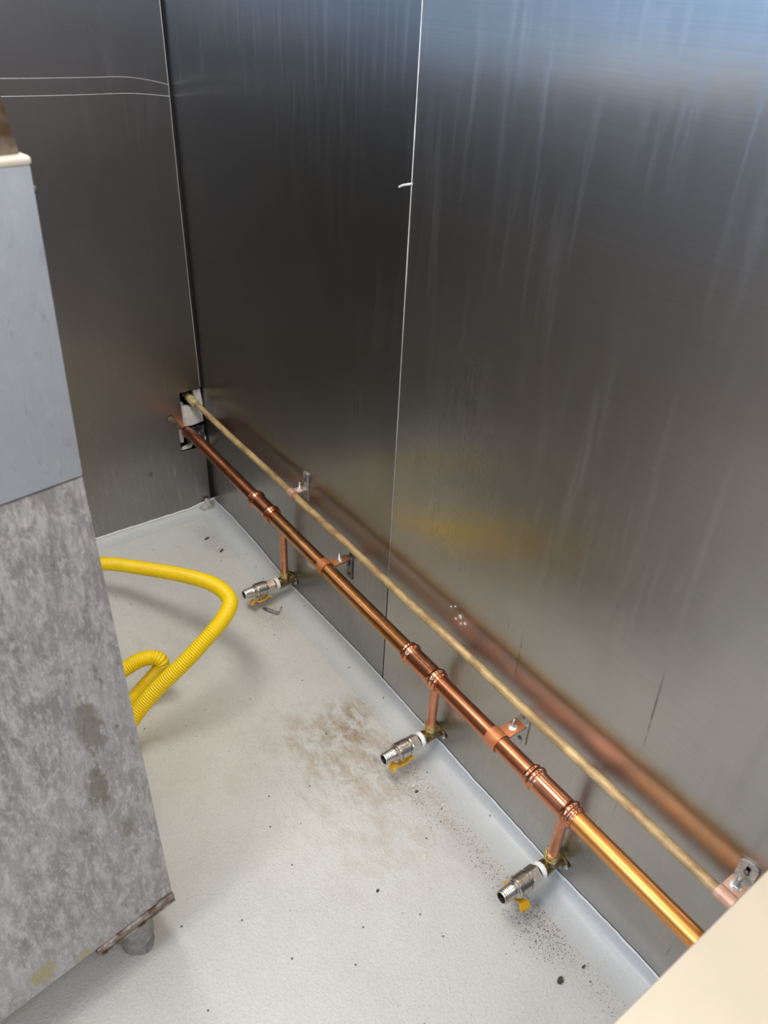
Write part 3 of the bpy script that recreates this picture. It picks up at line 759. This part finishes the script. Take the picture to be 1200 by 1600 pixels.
bm = bmesh.new(); box(bm, (WX + .01, .06, lz(.120)), (-.012, DP - .02, lz(.152))); obj('base_frame', bm, 'zinc_dark', cb, smooth=False)
def castor(x, y):
    bm = bmesh.new(); lathe(bm, [(-.017, 0), (-.017, .020), (-.015, .0245), (-.011, .0275), (-.006, .029), (.006, .029), (.011, .0275), (.015, .0245), (.017, .020), (.017, 0)], (x, y, .029), (math.cos(.9), math.sin(.9), 0), 40)
    c = obj('castor', bm, 'castor', cb)
    bm = bmesh.new(); lathe(bm, [(.060, 0), (.060, .031), (.070, .034), (.095, .026), (.118, .030), (.1325, .032), (.1325, 0)], (x, y, 0), (0, 0, 1), 24)
    for s in (-1, 1):
        cx, cy = x + s * .019 * math.cos(.9), y + s * .019 * math.sin(.9)
        dx, dy = -math.sin(.9) * .014, math.cos(.9) * .014
        prism(bm, [(cx - dx, cy - dy, .018), (cx + dx, cy + dy, .018), (cx + dx * 1.6, cy + dy * 1.6, .066), (cx - dx * 1.6, cy - dy * 1.6, .066)], (s * .002 * math.cos(.9), s * .002 * math.sin(.9), 0))
    obj('castor_fork', bm, 'castor_fork', c)
for (x, y) in ((-.070, .036), (-.072, DP - .06), (WX + .06, .045), (WX + .06, DP - .06)): castor(x, y)

# ---------------------------------------------------------------- counter close to the camera, cream from painted-in warm light
cc = empty('cream_counter', (-.36, -2.36, FZ)); tag(cc, 'smooth counter corner in the near right foreground, warm reflection painted in as cream', 'counter')
EZ = .90
bm = bmesh.new(); prism(bm, [(-.640, -2.0755, EZ - .035), (-.135, -2.0690, EZ - .035), (-.135, -2.75, EZ - .035), (-.640, -2.75, EZ - .035)], (0, 0, .035), .003)
obj('counter_top', bm, 'cream', cc, cc.location)
bm = bmesh.new(); box(bm, (-.63, -2.74, FZ + .10), (-.145, -2.085, EZ - .035), .002); obj('cabinet_body', bm, 'cab_up', cc, cc.location)
for x in (-.60, -.175):
    for y in (-2.71, -2.115):
        bm = bmesh.new(); lathe(bm, [(0, 0), (0, .022), (.008, .022), (.012, .014), (.101, .014), (.101, 0)], (x, y, FZ), (0, 0, 1), 18); obj('leg', bm, 'zinc', cc, cc.location)

# ---------------------------------------------------------------- debris
def flake(name, x, y, r, h, mat, label, cat, seed, z=FZ, wall=False, group=None, elong=1.6, rot=0):
    rnd = random.Random(seed); bm = bmesh.new(); n = 9; pts = []
    for k in range(n):
        a = 2 * PI * k / n; rr = r * rnd.uniform(.65, 1.15); px, py = rr * math.cos(a) * elong, rr * math.sin(a)
        px, py = px * math.cos(rot) - py * math.sin(rot), px * math.sin(rot) + py * math.cos(rot)
        pts.append((px, py))
    P3 = [(0, p, q) for p, q in pts] if wall else [(p, q, 0) for p, q in pts]
    prism(bm, P3, (-h, 0, 0) if wall else (0, 0, h), min(h, r) * .25)
    for v in bm.verts: v.co += Vector([rnd.uniform(-h, h) * .15 for _ in range(3)]) if not wall else Vector((0, 0, 0))
    o = obj(name, bm, mat, smooth=False)
    o.location = (-.0005, y, z) if wall else (x, y, z + .0006)
    return tag(o, label, cat, group)
flake('pebble', -.145, -1.839, .0055, .006, 'flake_dark', 'dark crumb, the larger of two on the floor near the counter', 'crumb', 1)
flake('pebble', -.088, -1.847, .0026, .003, 'flake_dark', 'tiny dark crumb at the cove nearest the counter', 'crumb', 2)
flake('paint_flake', -.090, -1.414, .0038, .0016, 'flake_pale', 'pale flake on the floor beside the cove, halfway between two valves', 'flake', 3, rot=.3)
flake('paint_flake', -.179, -1.408, .0040, .0012, 'flake_pale', 'thin pale flake on the floor below the middle valve', 'flake', 4, elong=2.2, rot=1.2)
flake('paint_flake', -.206, -1.492, .0048, .0016, 'flake_pale', 'beige flake on open floor left of the nearest valve', 'flake', 5, rot=1.0)
flake('paint_flake', -.118, -1.335, .0042, .0025, 'flake_pale', 'pale crumb right beside the middle valve', 'flake', 6)
flake('pebble', -.120, -1.352, .0036, .0030, 'flake_dark', 'dark crumb right beside the middle valve', 'crumb', 7)
flake('pebble', -.334, -1.496, .0030, .0020, 'flake_dark', 'dark speck alone on the open floor', 'crumb', 8)
flake('pebble', -.110, -.175, .0050, .0025, 'flake_dark', 'dark sliver on the floor below the back corner', 'crumb', 18, elong=2.4, rot=.2)
flake('pebble', -.098, -.262, .0045, .0025, 'flake_dark', 'dark sliver by the cove between the corner and first valve', 'crumb', 19, elong=2.2, rot=.5)
# torn strip of foil by the first valve
bm = bmesh.new(); rnd = random.Random(3); rows = []
for k, (x, y, z) in enumerate([(-.118, -.590, FZ + .004), (-.112, -.606, FZ + .010), (-.103, -.620, FZ + .006), (-.090, -.634, FZ + .004), (-.080, -.630, FZ + .012), (-.074, -.622, FZ + .012)]):
    wv = .0055 if k < 4 else .004
    rows.append([bm.verts.new((x - wv * .8, y - wv * .5, z)), bm.verts.new((x, y, z + .003)), bm.verts.new((x + wv * .8, y + wv * .5, z))])
for A, B in zip(rows, rows[1:]):
    bm.faces.new((A[0], A[1], B[1], B[0])); bm.faces.new((A[1], A[2], B[2], B[1]))
bmesh.ops.solidify(bm, geom=bm.faces[:], thickness=.0008)
tag(obj('foil_scrap', bm, 'flake_foil', smooth=False), 'torn twisted foil scrap on the floor beside the farthest valve', 'scrap')
# plaster crumbs stuck to the steel above the small tube
CRUMB = ['largest cream plaster crumb stuck to the steel above the thin tube', 'second largest plaster crumb on the steel, just right of the largest',
         'plaster crumb on the steel directly below and left of the largest crumb', 'lowest plaster crumb on the steel, nearest the thin tube',
         'tiny plaster speck on the steel, highest of the cluster', 'tiny plaster speck on the steel, leftmost of the cluster']
for i, (y, z, r) in enumerate([(-1.302, .447, .0042), (-1.318, .440, .0032), (-1.290, .432, .0030), (-1.306, .430, .0022), (-1.283, .462, .0016), (-1.270, .452, .0014)]):
    flake('plaster_crumb', 0, y, r, .0022, 'flake_pale', CRUMB[i], 'crumb', 20 + i, z=z, wall=True, group='plaster crumbs on the steel sheet', elong=1.3)
# fine grit: nobody could count it
bm = bmesh.new(); rnd = random.Random(77)
def grit(cx, cy, sx, sy, n):
    for _ in range(n):
        x = rnd.gauss(cx, sx); y = rnd.gauss(cy, sy); r = rnd.uniform(.0003, .0009)
        if x > -.074 or y > -.06: continue
        q = bmesh.ops.create_cube(bm, size=r * 1.6, matrix=Matrix.Translation((x, y, FZ + r * .8)) @ Matrix.Rotation(rnd.uniform(0, 3), 4, (rnd.random(), rnd.random(), 1)))
for a in ((-.10, -1.58, .016, .08, 320), (-.105, -1.74, .03, .04, 420), (-.11, -1.34, .03, .07, 380), (-.15, -1.12, .04, .05, 90), (-.11, -.61, .025, .04, 110), (-.10, -.2, .014, .06, 60),
          (-.27, -1.6, .12, .20, 50), (-.45, -.95, .1, .12, 40), (-.09, -1.88, .015, .08, 90)): grit(*a)
tag(obj('floor_grit', bm, 'grit', smooth=False), 'fine dark grit scattered on the floor along the cove and under the valves', 'grit', kind='stuff')
